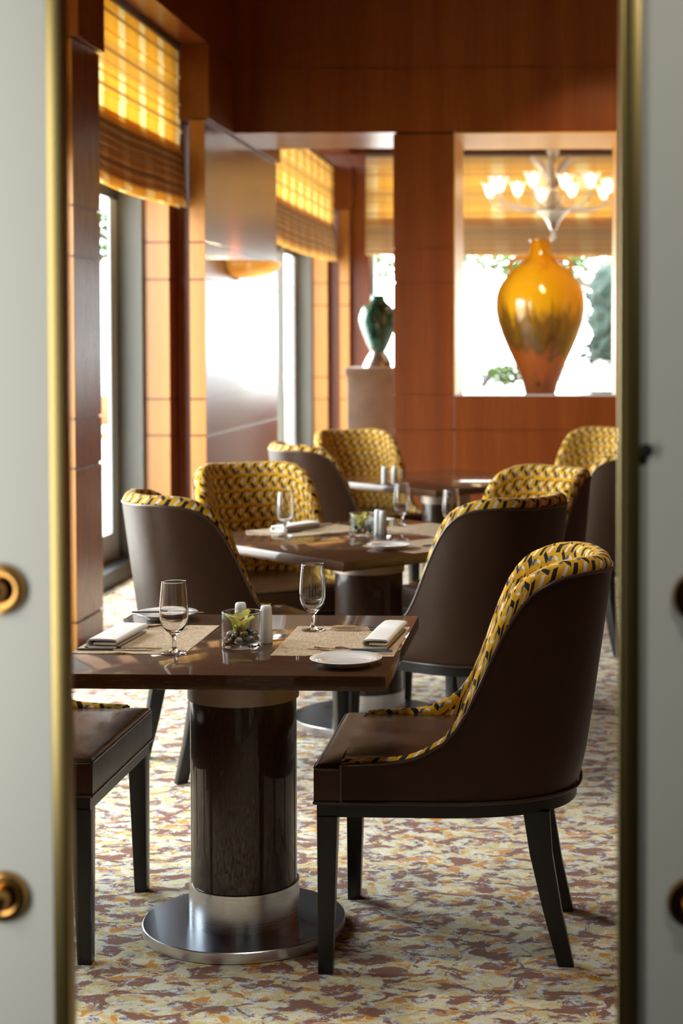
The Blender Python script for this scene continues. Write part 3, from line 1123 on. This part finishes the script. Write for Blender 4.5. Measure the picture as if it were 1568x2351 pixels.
def make_chair():
    t = thing('dining_chair', '', 'chair')
    # outer leather shell
    rows = []
    for s, zt in zip(SS, ZT):
        row = []
        for j in range(15):
            z = 0.42 + (zt - 0.42) * j / 14
            p = plan(s, z)
            n = inward(s, z)
            p = p + n * (0.006 * (1 - min(1, j / 2)) )
            row.append((p.x, p.y, z))
        rows.append(row)
    bm = B()
    vs, _ = add_grid(bm, rows)
    for ci, s in ((0, -1), (NS, 1)):
        inner = []
        for j in range(15):
            z = 0.42 + (ZT[ci] - 0.42) * j / 14
            inner.append(bm.verts.new((XFR, (abs(WID) - 0.045) * (1 if s > 0 else -1), z)))
        for j in range(14):
            bm.faces.new((vs[ci][j], vs[ci][j + 1], inner[j + 1], inner[j]))
    sh = obj('shell', bm, M['leather'], t)
    bm = B()
    pth = [(plan(s, z).x, plan(s, z).y, z + 0.001) for s, z in zip(SS, ZT)]
    add_tube(bm, [(XFR, -WID, 0.425)] + pth + [(XFR, WID, 0.425)], 0.0042, 8)
    obj('piping', bm, M['pipe'], sh)
    bm = B()
    low = [(plan(s, 0.422).x, plan(s, 0.422).y, 0.423) for s in SS]
    add_tube(bm, low + [(0.308, WID, 0.423), (0.308, -WID, 0.423)], 0.0045, 8, closed=True)
    obj('base_piping', bm, M['pipe'], sh)
    # inner fabric pad
    rows = []
    uvs = []
    ulen = 0.0
    prev = None
    for s, zt in zip(SS, ZT):
        k = max(0.0, min(1.0, (zt - 0.52) / 0.35))
        k = k * k * (3 - 2 * k)
        th = 0.038 + 0.022 * k
        i0 = SS.index(s)
        ia, ib = max(0, i0 - 1), min(NS, i0 + 1)
        pa, pb = plan(SS[ia], ZT[ia]), plan(SS[ib], ZT[ib])
        slope = abs(ZT[ib] - ZT[ia]) / max(1e-4, (pb - pa).length)
        rise = (0.010 + 0.026 * k) * min(2.3, math.sqrt(1 + slope * slope))
        pr = [(0.002, zt - 0.004), (0.003, zt + 0.35 * rise), (0.010, zt + 0.72 * rise), (0.024, zt + 0.98 * rise),
              (th - 0.014, zt + 0.97 * rise), (th - 0.003, zt + 0.62 * rise), (th + 0.001, zt + 0.1 * rise - 0.004)]
        zl = 0.46
        for j in range(1, 13):
            f = j / 12
            z = (zt - 0.008) * (1 - f) + zl * f
            pr.append((th + 0.018 * k * math.sin(PI * f) ** 0.8, z))
        row, uv = [], []
        v = 0.0
        pp = None
        for off, z in pr:
            c = plan(s, z)
            n = inward(s, z)
            p = c + n * off
            p3 = Vector((p.x, p.y, z))
            if pp is not None:
                v += (p3 - pp).length
            pp = p3
            row.append(tuple(p3))
            uv.append(v)
        cmid = plan(s, zt).to_3d() + Vector((0, 0, zt))
        if prev is not None:
            ulen += (cmid - prev).length
        prev = cmid
        rows.append(row)
        uvs.append([(ulen, -vv) for vv in uv])
    bm = B()
    vs, fs = add_grid(bm, rows)
    lay = bm.loops.layers.uv.new('UVMap')
    idx = {}
    for r, row in enumerate(vs):
        for c, v in enumerate(row):
            idx[v] = uvs[r][c]
    for f in bm.faces:
        for lp in f.loops:
            lp[lay].uv = idx[lp.vert]
    for ci in (0, NS):
        try:
            f = bm.faces.new(vs[ci])
            for lp in f.loops:
                lp[lay].uv = (lp.vert.co.y, lp.vert.co.z)
        except ValueError:
            pass
    obj('back_cushion', bm, M['fabric'], t, angle=60)
    # seat
    ys, yo = 0.250, 0.296

    def half(x):
        return yo if x > 0.246 else (ys if x > -0.18 else ys * math.sqrt(max(0.0, 1 - ((x + 0.18) / -0.115) ** 2)))
    xs = [0.310, 0.3085, 0.305, 0.300, 0.292, 0.275, 0.258, 0.2462, 0.2458] + [0.22 - 0.04 * i for i in range(11)] + [-0.21, -0.24, -0.265, -0.285]
    qs = [-1, -0.994, -0.985, -0.97, -0.94, -0.85] + [-0.7 + 0.14 * i for i in range(11)] + [0.85, 0.94, 0.97, 0.985, 0.994, 1]
    rnd = random.Random(4)
    rows = []
    for x in xs:
        w = half(x)
        row = []
        for q in qs:
            y = w * q
            d = min(0.310 - x, w - abs(y))
            if x < 0.2462:
                d = max(d, min(0.310 - x, 0.03))
            e = min(1.0, d / 0.011)
            z = 0.500 + 0.011 * math.sqrt(max(0.0, 1 - (1 - e) ** 2))
            c = min(1.0, max(0.0, d) / 0.13)
            z += 0.019 * c * (2 - c) + 0.0028 * math.sin(x * 31 + y * 9) * math.sin(y * 27 + 1) * c + 0.0018 * math.sin(y * 70 + math.sin(x * 20) * 2) * c * max(0, 0.1 - x) * 4
            row.append((x, y, z))
        rows.append(row)
    bm = B()
    vs, _ = add_grid(bm, rows)
    loop = vs[0] + [r[-1] for r in vs[1:]] + vs[-1][-2::-1] + [r[0] for r in vs[-2:0:-1]]
    low = [bm.verts.new((v.co.x, v.co.y, 0.424)) for v in loop]
    n_ = len(loop)
    for k in range(n_):
        bm.faces.new((loop[k], loop[(k + 1) % n_], low[(k + 1) % n_], low[k]))
    st = obj('seat', bm, M['seat'], t, angle=50)
    bm = B()
    add_tube(bm, [(0.25, yo, 0.505), (0.302, yo - 0.001, 0.506), (0.308, yo - 0.007, 0.506), (0.308, -yo + 0.007, 0.506), (0.302, -yo + 0.001, 0.506), (0.25, -yo, 0.505)], 0.0042, 8)
    obj('piping', bm, M['pipe'], st)
    # rail
    bm = B()
    ol = []
    for s in SS:
        c = plan(s, 0.42) + inward(s, 0.42) * 0.010
        ol.append((c.x, c.y))
    ol = ol[::-1]
    add_prism(bm, [(0.303, -WID + 0.006), (0.303, WID - 0.006)] + ol, 0.386, 0.420)
    obj('seat_rail', bm, M['legs'], t, angle=30)
    # legs
    def leg(pts):
        bm = B()
        rings = []
        for x, y, z, hx, hy in pts:
            rings.append([bm.verts.new((x + a * hx, y + b * hy, z)) for a, b in ((-1, -1), (1, -1), (1, 1), (-1, 1))])
        for a, b in zip(rings, rings[1:]):
            for k in range(4):
                bm.faces.new((a[k], a[(k + 1) % 4], b[(k + 1) % 4], b[k]))
        bm.faces.new(rings[0][::-1])
        bm.faces.new(rings[-1])
        es = [e for e in bm.edges if abs(e.verts[0].co.z - e.verts[1].co.z) > 0.03]
        bmesh.ops.bevel(bm, geom=es, offset=0.003, segments=2, affect='EDGES', profile=0.5)
        obj('leg', bm, M['legs'], t, angle=30)
    for sg in (-1, 1):
        leg([(0.284, sg * 0.274, 0, 0.0175, 0.0175), (0.278, sg * 0.270, 0.388, 0.025, 0.025)])
        leg([(-0.302, sg * 0.202, 0, 0.020, 0.0175), (-0.268, sg * 0.203, 0.14, 0.023, 0.019), (-0.240, sg * 0.204, 0.28, 0.028, 0.021), (-0.228, sg * 0.204, 0.388, 0.033, 0.022)])
    return t


CHAIRS = [
    (-0.300, 4.280, 180, 'brown leather chair with mosaic back pad, side-on right of the front table'),
    (-1.472, 4.313, 0, 'leather chair left of the front table, cut off by the glass door'),
    (-1.200, 6.060, 33, 'brown leather chair back beside the tall window, behind the front plate'),
    (-0.390, 6.030, 141, 'dark leather chair with its back to us, just behind the front side-on chair'),
    (-1.270, 7.090, -60, 'chair showing its yellow mosaic inside behind the folded napkin of the second table'),
    (-0.285, 7.000, 222, 'chair with white-flecked mosaic inside, behind the dark leather back at right'),
    (-1.200, 9.010, 33, 'pale grey-lit leather chair back at the left of the rear table'),
    (-1.190, 10.010, -60, 'rear chair with golden mosaic inside, below the stone pedestal'),
    (0.170, 8.520, 138, 'dark leather chair back at right edge, partly behind the right door'),
    (0.040, 10.420, 222, 'rearmost mosaic chair at right, below the amber jar wall'),
]
proto = make_chair()
for k, (x, y, a, lb) in enumerate(CHAIRS):
    c = proto if k == 0 else copy_tree(proto)
    c.location = (x, y, 0)
    c.rotation_euler = (0, 0, R(a))
    c['label'] = lb
    c['group'] = 'leather and mosaic dining chairs'


# ------------------------------------------------------------------ tables
def table(label, loc, rz, sx, sy, disc, dy=0.0, group='pedestal dining tables'):
    t = thing('dining_table', label, 'table', loc, rz, group)
    bm = B()
    add_box(bm, -sx / 2, sx / 2, dy - sy / 2, dy + sy / 2, 0.714, 0.75, 0.0015)
    obj('tabletop', bm, M['dark'], t)
    bm = B()
    add_lathe(bm, [(0.138, 0.05), (0.138, 0.70)], 64)
    obj('column', bm, M['darkv'], t)
    bm = B()
    add_lathe(bm, [(0.1435, 0.616), (0.1445, 0.614), (0.1445, 0.7145), (0.13, 0.7145), (0.13, 0.616)], 64, cap=False)
    obj('top_collar', bm, M['bronze'], t)
    bm = B()
    add_lathe(bm, [(0.1435, 0.030), (0.1435, 0.130), (0.141, 0.131), (0.137, 0.131), (0.137, 0.030)], 64, cap=False)
    obj('bottom_collar', bm, M['steel'], t)
    bm = B()
    add_lathe(bm, [(disc - 0.002, 0.0), (disc, 0.002), (disc, 0.028), (disc - 0.002, 0.030)], 96, cap=False)
    bmesh.ops.remove_doubles(bm, verts=bm.verts, dist=1e-6)
    bp = obj('base_rim', bm, M['steel'], t)
    bm = B()
    add_lathe(bm, [(0.0, 0.001), (disc - 0.003, 0.001), (disc - 0.002, 0.030), (0.0, 0.0302)], 96, cap=False)
    obj('base_plate', bm, M['bluesteel'], t)
    return t


T1 = table('dark oak pedestal table in front, laid for two', (-0.842, 4.30, 0), 0, 0.836, 0.880, 0.2635, 0.036)
T2C, T2R = (-0.80, 6.72), 45
table('second dark oak table turned cornerwise behind the front one', (*T2C, 0), R(T2R), 1.10, 1.10, 0.31)
T3C = (-0.70, 9.66)
table('rear dark oak table turned cornerwise near the panelled wall', (*T3C, 0), R(45), 1.10, 1.10, 0.31)
ZTAB = 0.7502


# ------------------------------------------------------------------ tableware
def placemat(loc, rz, w, d, label):
    bm = B()
    n = 14
    rnd = random.Random(int(loc[0] * 1000))
    rows = []
    for i in range(n + 1):
        rows.append([(-w / 2 + w * j / n, -d / 2 + d * i / n, 0.0012 + (0.003 * rnd.random() if i in (0, n) and 4 < j < 8 else 0.0)) for j in range(n + 1)])
    vs, fs = add_grid(bm, rows)
    r = bmesh.ops.extrude_face_region(bm, geom=list(bm.faces))
    ev = [v for v in r['geom'] if isinstance(v, bmesh.types.BMVert)]
    for v in ev:
        v.co.z = 0.0
    return tag(obj('placemat', bm, M['mat'], loc=(*loc, ZTAB), rot=(0, 0, rz), smooth=False), label, 'placemat', 'woven placemats')


def napkin(loc, rz, w, d, label, z=None):
    # one folded strip: bottom layer, big fold on the left, top layer, small fold on the right, inner layer
    bm = B()
    hw = w / 2
    path = [(hw - 0.005 - 0.01 * q, 0.0034) for q in range(2)] + [(0.0, 0.0032), (-hw + 0.011, 0.0034)]
    path += [(-hw + 0.0112 - 0.0098 * math.sin(PI * q / 8), 0.0138 - 0.0104 * math.cos(PI * q / 8)) for q in range(1, 8)]
    path += [(-hw + 0.011, 0.0243), (-hw * 0.4, 0.0252), (hw * 0.4, 0.0248), (hw - 0.0075, 0.0240)]
    path += [(hw - 0.0072 + 0.0052 * math.sin(PI * q / 6), 0.0188 + 0.0052 * math.cos(PI * q / 6)) for q in range(1, 6)]
    path += [(hw - 0.008, 0.0135), (0.0, 0.0134), (-hw + 0.018, 0.0136)]
    th = 0.0024
    lo_, hi_ = [], []
    for i, (px, pz) in enumerate(path):
        a_, b_ = path[max(0, i - 1)], path[min(len(path) - 1, i + 1)]
        dx, dz = b_[0] - a_[0], b_[1] - a_[1]
        ln = math.hypot(dx, dz)
        nx, nz = -dz / ln * th, dx / ln * th
        lo_.append((px + nx, pz + nz))
        hi_.append((px - nx, pz - nz))
    ring = lo_ + hi_[::-1]
    rows = []
    n = 18
    for j in range(n + 1):
        t = j / n
        e = 0.0012 * math.sin(t * 6)
        f = 0.90 + 0.10 * math.sin(PI * min(1, max(0, 0.12 + 0.76 * t)))
        rows.append([(x + e * zz * 40, -d / 2 + d * t + 0.0015 * math.sin(x * 90 + zz * 300) * (1 if j in (0, n) else 0), max(0.0006, zz * f)) for x, zz in ring])
    vs, _ = add_grid(bm, rows, closed_u=True)
    m_ = len(path)
    for end in (vs[0], vs[-1]):
        for i in range(m_ - 1):
            bm.faces.new((end[i], end[i + 1], end[2 * m_ - 2 - i], end[2 * m_ - 1 - i]))
    return tag(obj('napkin', bm, M['linen'], loc=(*loc, z if z else ZTAB + 0.0018), rot=(0, 0, rz), angle=60), label, 'napkin', 'folded white napkins')


def plate(loc, r, label, dz=0.0):
    bm = B()
    add_lathe(bm, [(0, 0.004), (r * 0.55, 0.003), (r * 0.60, 0.0), (r * 0.64, 0.0), (r * 0.68, 0.006), (r * 0.98, 0.0165), (r, 0.0182), (r * 0.985, 0.0192), (r * 0.72, 0.0135),
                   (r * 0.66, 0.0095), (r * 0.60, 0.0085), (0, 0.0085)], 72)
    return tag(obj('bread_plate', bm, M['china'], loc=(*loc, ZTAB + dz), angle=60), label, 'plate', 'white bread plates')


def make_knife():
    t = thing('table_knife', '', 'knife')
    bm = B()
    rows = []
    for x, hw, zt in ((0.0, 0.0035, 0.003), (0.004, 0.0048, 0.005), (0.05, 0.0045, 0.0055), (0.095, 0.0032, 0.005)):
        rows.append([(x, hw * math.cos(a), 0.0028 + zt / 2 * math.sin(a)) for a in [2 * PI * q / 10 for q in range(10)]])
    vs, _ = add_grid(bm, rows, closed_u=True)
    bm.faces.new(vs[0])
    bm.faces.new(vs[-1])
    obj('handle', bm, M['handle'], t)
    bm = B()
    up = [(0.094, 0.0025), (0.112, 0.0026), (0.122, 0.0075), (0.16, 0.0085), (0.19, 0.006), (0.205, -0.003)]
    dn = [(0.19, -0.0058), (0.122, -0.0050), (0.112, -0.0026), (0.094, -0.0025)]
    add_prism(bm, up + dn, 0.0018, 0.0034)
    obj('blade', bm, M['gold'], t, smooth=False)
    return t


def make_fork():
    t = thing('table_fork', '', 'fork')
    bm = B()
    rows = []
    for x, hw, zt in ((0.0, 0.0035, 0.003), (0.004, 0.0048, 0.005), (0.05, 0.0045, 0.0055), (0.095, 0.0032, 0.005)):
        rows.append([(x, hw * math.cos(a), 0.0035 + zt / 2 * math.sin(a)) for a in [2 * PI * q / 10 for q in range(10)]])
    vs, _ = add_grid(bm, rows, closed_u=True)
    bm.faces.new(vs[0])
    bm.faces.new(vs[-1])
    obj('handle', bm, M['handle'], t)
    bm = B()
    add_tube(bm, [(0.094, 0, 0.0035), (0.115, 0, 0.006), (0.130, 0, 0.0095), (0.145, 0, 0.0075)], [0.0026, 0.0022, 0.0024, 0.003], 8)
    rows = []
    for x, hw, z in ((0.142, 0.004, 0.0078), (0.15, 0.0085, 0.0055), (0.162, 0.011, 0.0042)):
        rows.append([(x, hw * q, z + 0.0008 * abs(q)) for q in (-1, -0.5, 0, 0.5, 1)])
    va, fa = add_grid(bm, rows)
    bmesh.ops.solidify(bm, geom=fa, thickness=0.0014)
    for q in range(4):
        y = -0.009 + 0.006 * q
        add_tube(bm, [(0.161, y, 0.0044), (0.180, y, 0.0052), (0.200, y * 0.95, 0.0095)], [0.0015, 0.0014, 0.0006], 6)
    obj('tines', bm, M['gold'], t)
    return t


KN, FK = make_knife(), make_fork()
used = {'k': False, 'f': False}


def cutlery(kind, loc, ang, label, z=None):
    src = KN if kind == 'k' else FK
    c = copy_tree(src) if used[kind] else src
    used[kind] = True
    c.location = (*loc, z if z else ZTAB + 0.0015)
    c.rotation_euler = (0, 0, R(ang))
    c['label'] = label
    c['group'] = 'rose gold cutlery with slate handles'
    return c


def make_goblet():
    bm = B()
    add_lathe(bm, [(0.0, 0.0), (0.031, 0.0), (0.0325, 0.0012), (0.031, 0.0022), (0.018, 0.004), (0.008, 0.008), (0.0052, 0.016), (0.0048, 0.030), (0.0062, 0.042), (0.013, 0.050),
                   (0.024, 0.060), (0.0318, 0.072), (0.0358, 0.088), (0.0366, 0.104), (0.0358, 0.125), (0.0332, 0.155), (0.0308, 0.179), (0.0305, 0.1818), (0.0301, 0.1826), (0.0299, 0.1826), (0.0295, 0.1818), (0.0297, 0.179),
                   (0.0321, 0.155), (0.0347, 0.125), (0.0354, 0.104), (0.0346, 0.089), (0.0306, 0.074), (0.023, 0.063), (0.012, 0.055), (0.0, 0.0525)], 48, cap=False)
    return obj('water_goblet', bm, M['glass'], angle=80)


GB = make_goblet()
g_used = [False]


def goblet(loc, label):
    c = GB.copy() if g_used[0] else GB
    if g_used[0]:
        COL.objects.link(c)
    g_used[0] = True
    c.location = (*loc, ZTAB + 0.0016)
    return tag(c, label, 'glass', 'stemmed water glasses')


def make_shaker():
    bm = B()
    add_lathe(bm, [(0.0, 0.0), (0.0165, 0.0), (0.0172, 0.002), (0.0160, 0.05), (0.0150, 0.088), (0.0142, 0.0945), (0.0115, 0.0985), (0.0, 0.0995)], 32, cap=False)
    o = obj('salt_shaker', bm, M['shaker'])
    bm = B()
    for a in range(5):
        add_lathe(bm, [(0.0, 0.0), (0.0009, 0.0), (0.0009, 0.0002), (0.0, 0.0002)], 8, (0.005 * math.cos(a * 1.256), 0.005 * math.sin(a * 1.256), 0.0991), cap=False)
    obj('pour_holes', bm, M['framed'], o)
    return o


SH = make_shaker()
s_used = [False]


def shaker(loc, label):
    c = copy_tree(SH) if s_used[0] else SH
    s_used[0] = True
    c.location = (*loc, ZTAB)
    return tag(c, label, 'shaker', 'white salt and pepper shakers')


def bowl_with_orchid(loc, which, n_peb, seed):
    rnd = random.Random(seed)
    r = 0.0515
    bm = B()
    add_lathe(bm, [(r, 0.0135), (r, 0.091), (r - 0.0022, 0.091), (r - 0.0025, 0.0135)], 64, cap=False)
    gb = tag(obj('glass_bowl', bm, M['pane'], loc=(*loc, ZTAB), angle=50), 'clear cylinder glass bowl of pebbles and orchid on the ' + which, 'bowl', 'orchid bowls')
    bm = B()
    add_lathe(bm, [(0.0, 0.0), (r - 0.004, 0.0), (r - 0.001, 0.0015), (r, 0.004), (r, 0.0134), (0.0, 0.0134)], 64, cap=False)
    obj('thick_base', bm, M['glass'], gb, angle=50)
    bm = B()
    add_tube(bm, [((r - 0.0011) * math.cos(2 * PI * q / 64), (r - 0.0011) * math.sin(2 * PI * q / 64), 0.0915) for q in range(64)], 0.0013, 10, closed=True)
    obj('rim', bm, M['glass'], gb, angle=80)
    sphere = []
    placed = []
    tries = 0
    while len(placed) < n_peb and tries < 4000:
        tries += 1
        rad = rnd.uniform(0.0075, 0.0130)
        a = rnd.uniform(0, 2 * PI)
        d = (r - 0.0045 - rad) * math.sqrt(rnd.random())
        p = Vector((d * math.cos(a), d * math.sin(a), 0.0142 + rad * 0.8))
        if len(placed) > n_peb * 0.6:
            p.z += 0.0135
        if all((p - q).length > (rad + rq) * 0.86 for q, rq in placed):
            placed.append((p, rad))
    for k, (p, rad) in enumerate(placed):
        bm = B()
        bmesh.ops.create_icosphere(bm, subdivisions=2, radius=rad)
        for v in bm.verts:
            v.co *= 1 + 0.12 * math.sin(v.co.x * 300 + k) * math.cos(v.co.y * 260 + 2 * k)
            v.co.z *= 0.78
        o = obj('pebble', bm, PEB[k % len(PEB)], loc=(loc[0] + p.x, loc[1] + p.y, ZTAB + p.z), rot=(rnd.uniform(-0.4, 0.4), rnd.uniform(-0.4, 0.4), rnd.uniform(0, 6)))
        tag(o, 'small polished pebble in the glass bowl on the ' + which, 'pebble', 'pebbles in the bowl on the ' + which)
    t = thing('orchid_bloom', 'yellow green orchid bloom resting in the glass bowl on the ' + which, 'flower', (loc[0] - 0.004, loc[1] - 0.006, ZTAB + 0.038), 0, 'orchid blooms')

    def petal(ang, length, width, lean, mat, nm='petal', curl=0.25):
        bm = B()
        rows = []
        ca, sa = math.cos(R(ang)), math.sin(R(ang))
        for i in range(11):
            f = i / 10
            el = lean * (1 - f * curl)
            w = width * (math.sin(PI * (0.06 + 0.94 * f) ** 0.8) ** 0.75) * (1 if f < 0.99 else 0.25)
            out = length * f * math.cos(R(el))
            z = length * f * math.sin(R(el))
            row = []
            for q in (-1, -0.5, 0, 0.5, 1):
                cup = 0.22 * width * q * q
                ox = out - cup * math.sin(R(el))
                row.append((ca * ox - sa * w * 0.5 * q, sa * ox + ca * w * 0.5 * q, z + cup * math.cos(R(el))))
            rows.append(row)
        va, fa = add_grid(bm, rows)
        bmesh.ops.solidify(bm, geom=fa, thickness=0.0008)
        return obj(nm, bm, mat, t, angle=80)
    petal(215, 0.055, 0.048, 70, M['petal'])
    petal(255, 0.030, 0.034, 50, M['petal'])
    petal(50, 0.064, 0.050, 74, M['petal'])
    petal(-8, 0.058, 0.038, 60, M['petal'])
    petal(120, 0.056, 0.042, 70, M['petal'])
    petal(172, 0.062, 0.030, 62, M['petal'])
    lip = petal(290, 0.036, 0.024, 78, M['petal2'], 'lip', 0.1)
    bm = B()
    add_tube(bm, [(-0.008, -0.009, 0.034), (-0.002, -0.012, 0.036), (0.005, -0.011, 0.035), (0.013, -0.007, 0.041)], [0.0016, 0.0022, 0.0016, 0.0026], 8)
    obj('red_speckles', bm, M['petalred'], lip)


# front table
placemat((-0.587, 4.36), 0, 0.312, 0.44, 'woven placemat at the right side of the front table')
placemat((-1.109, 4.365), 0, 0.292, 0.432, 'woven placemat at the left side of the front table')
napkin((-0.478, 4.385), R(-4), 0.068, 0.30, 'folded white napkin on the right placemat of the front table')
napkin((-1.182, 4.335), R(-4), 0.082, 0.25, 'folded white napkin on the left placemat of the front table')
plate((-0.537, 4.035), 0.0885, 'white bread plate with forks over its rim, near corner of the front table')
plate((-1.14, 4.70), 0.0885, 'white bread plate behind the left napkin on the front table')
goblet((-0.992, 4.165), 'stemmed water glass on the left placemat, nearest to us')
goblet((-0.692, 4.515), 'stemmed water glass behind the right placemat of the front table')
bowl_with_orchid((-0.838, 4.262), 'front table', 24, 3)
shaker((-0.862, 4.37), 'white shaker directly behind the orchid bowl on the front table')
shaker((-0.786, 4.325), 'white shaker at the right of the orchid bowl on the front table')
cutlery('f', (-0.437, 4.176), 178, 'front fork with tines pointing left beside the near bread plate', ZTAB + 0.004)
cutlery('f', (-0.442, 4.206), 179, 'second fork lying just behind the front fork by the near bread plate')
cutlery('k', (-0.441, 4.128), 181, 'butter knife resting on the near bread plate', ZTAB + 0.0185)
cutlery('k', (-0.440, 4.515), 181, 'knife behind the right napkin, nearer the glass')
cutlery('k', (-0.448, 4.555), 181, 'knife at the far edge of the right placemat')
cutlery('k', (-1.250, 4.190), 0, 'knife at the near edge of the left placemat')
cutlery('k', (-1.238, 4.222), -1, 'knife between the left napkin and the near knife')
cutlery('f', (-1.235, 4.535), 0, 'fork at the far edge of the left placemat')
cutlery('f', (-1.24, 4.510), 0, 'fork just behind the left napkin')
cutlery('k', (-1.235, 4.675), 3, 'butter knife resting on the far bread plate', ZTAB + 0.0185)


# second table
def loc2(u, v, c=T2C, rot=T2R):
    a = R(rot)
    return (c[0] + u * math.cos(a) - v * math.sin(a), c[1] + u * math.sin(a) + v * math.cos(a))


# local +v is back-left, +u back-right, -v front-right, -u front-left
placemat(loc2(-0.02, 0.37), R(T2R), 0.44, 0.32, 'placemat below the folded napkin on the second table')
placemat(loc2(0.37, 0.02), R(T2R + 90), 0.44, 0.32, 'placemat before the white-flecked chair on the second table')
placemat(loc2(0.02, -0.37), R(T2R), 0.44, 0.32, 'placemat under the bread plate on the second table')
napkin(loc2(-0.06, 0.42), R(T2R - 75), 0.075, 0.24, 'folded white napkin on the second table')
cutlery('k', loc2(-0.20, 0.33), T2R - 8, 'knife left of the napkin on the second table')
cutlery('f', loc2(0.06, 0.46), T2R - 4, 'fork right of the napkin on the second table')
cutlery('k', loc2(0.30, -0.16), T2R + 50, 'knife before the white-flecked chair on the second table')
plate(loc2(-0.18, -0.36), 0.0885, 'white bread plate on the second table beside the dark leather chair', 0.002)
cutlery('f', loc2(-0.05, -0.40), T2R - 10, 'fork right of the bread plate on the second table')
cutlery('k', loc2(0.05, -0.46), T2R - 10, 'knife right of the bread plate on the second table')
plate(loc2(0.36, 0.40), 0.08, 'white bread plate at the back corner of the second table')
goblet((-1.145, 6.745), 'stemmed glass before the yellow mosaic inside of the second table chair')
goblet((-0.705, 7.14), 'stemmed glass right of the orchid bowl on the second table')
goblet((-0.475, 6.86), 'stemmed glass just left of the dark leather chair back')
bowl_with_orchid((-0.835, 6.78), 'second table', 14, 8)
shaker((-0.778, 6.86), 'white shaker just behind the orchid bowl on the second table')
shaker((-0.752, 6.81), 'white shaker right of the orchid bowl on the second table')
# rear table
shaker((-1.015, 9.28), 'left white shaker on the rear table')
shaker((-0.962, 9.31), 'right white shaker on the rear table')
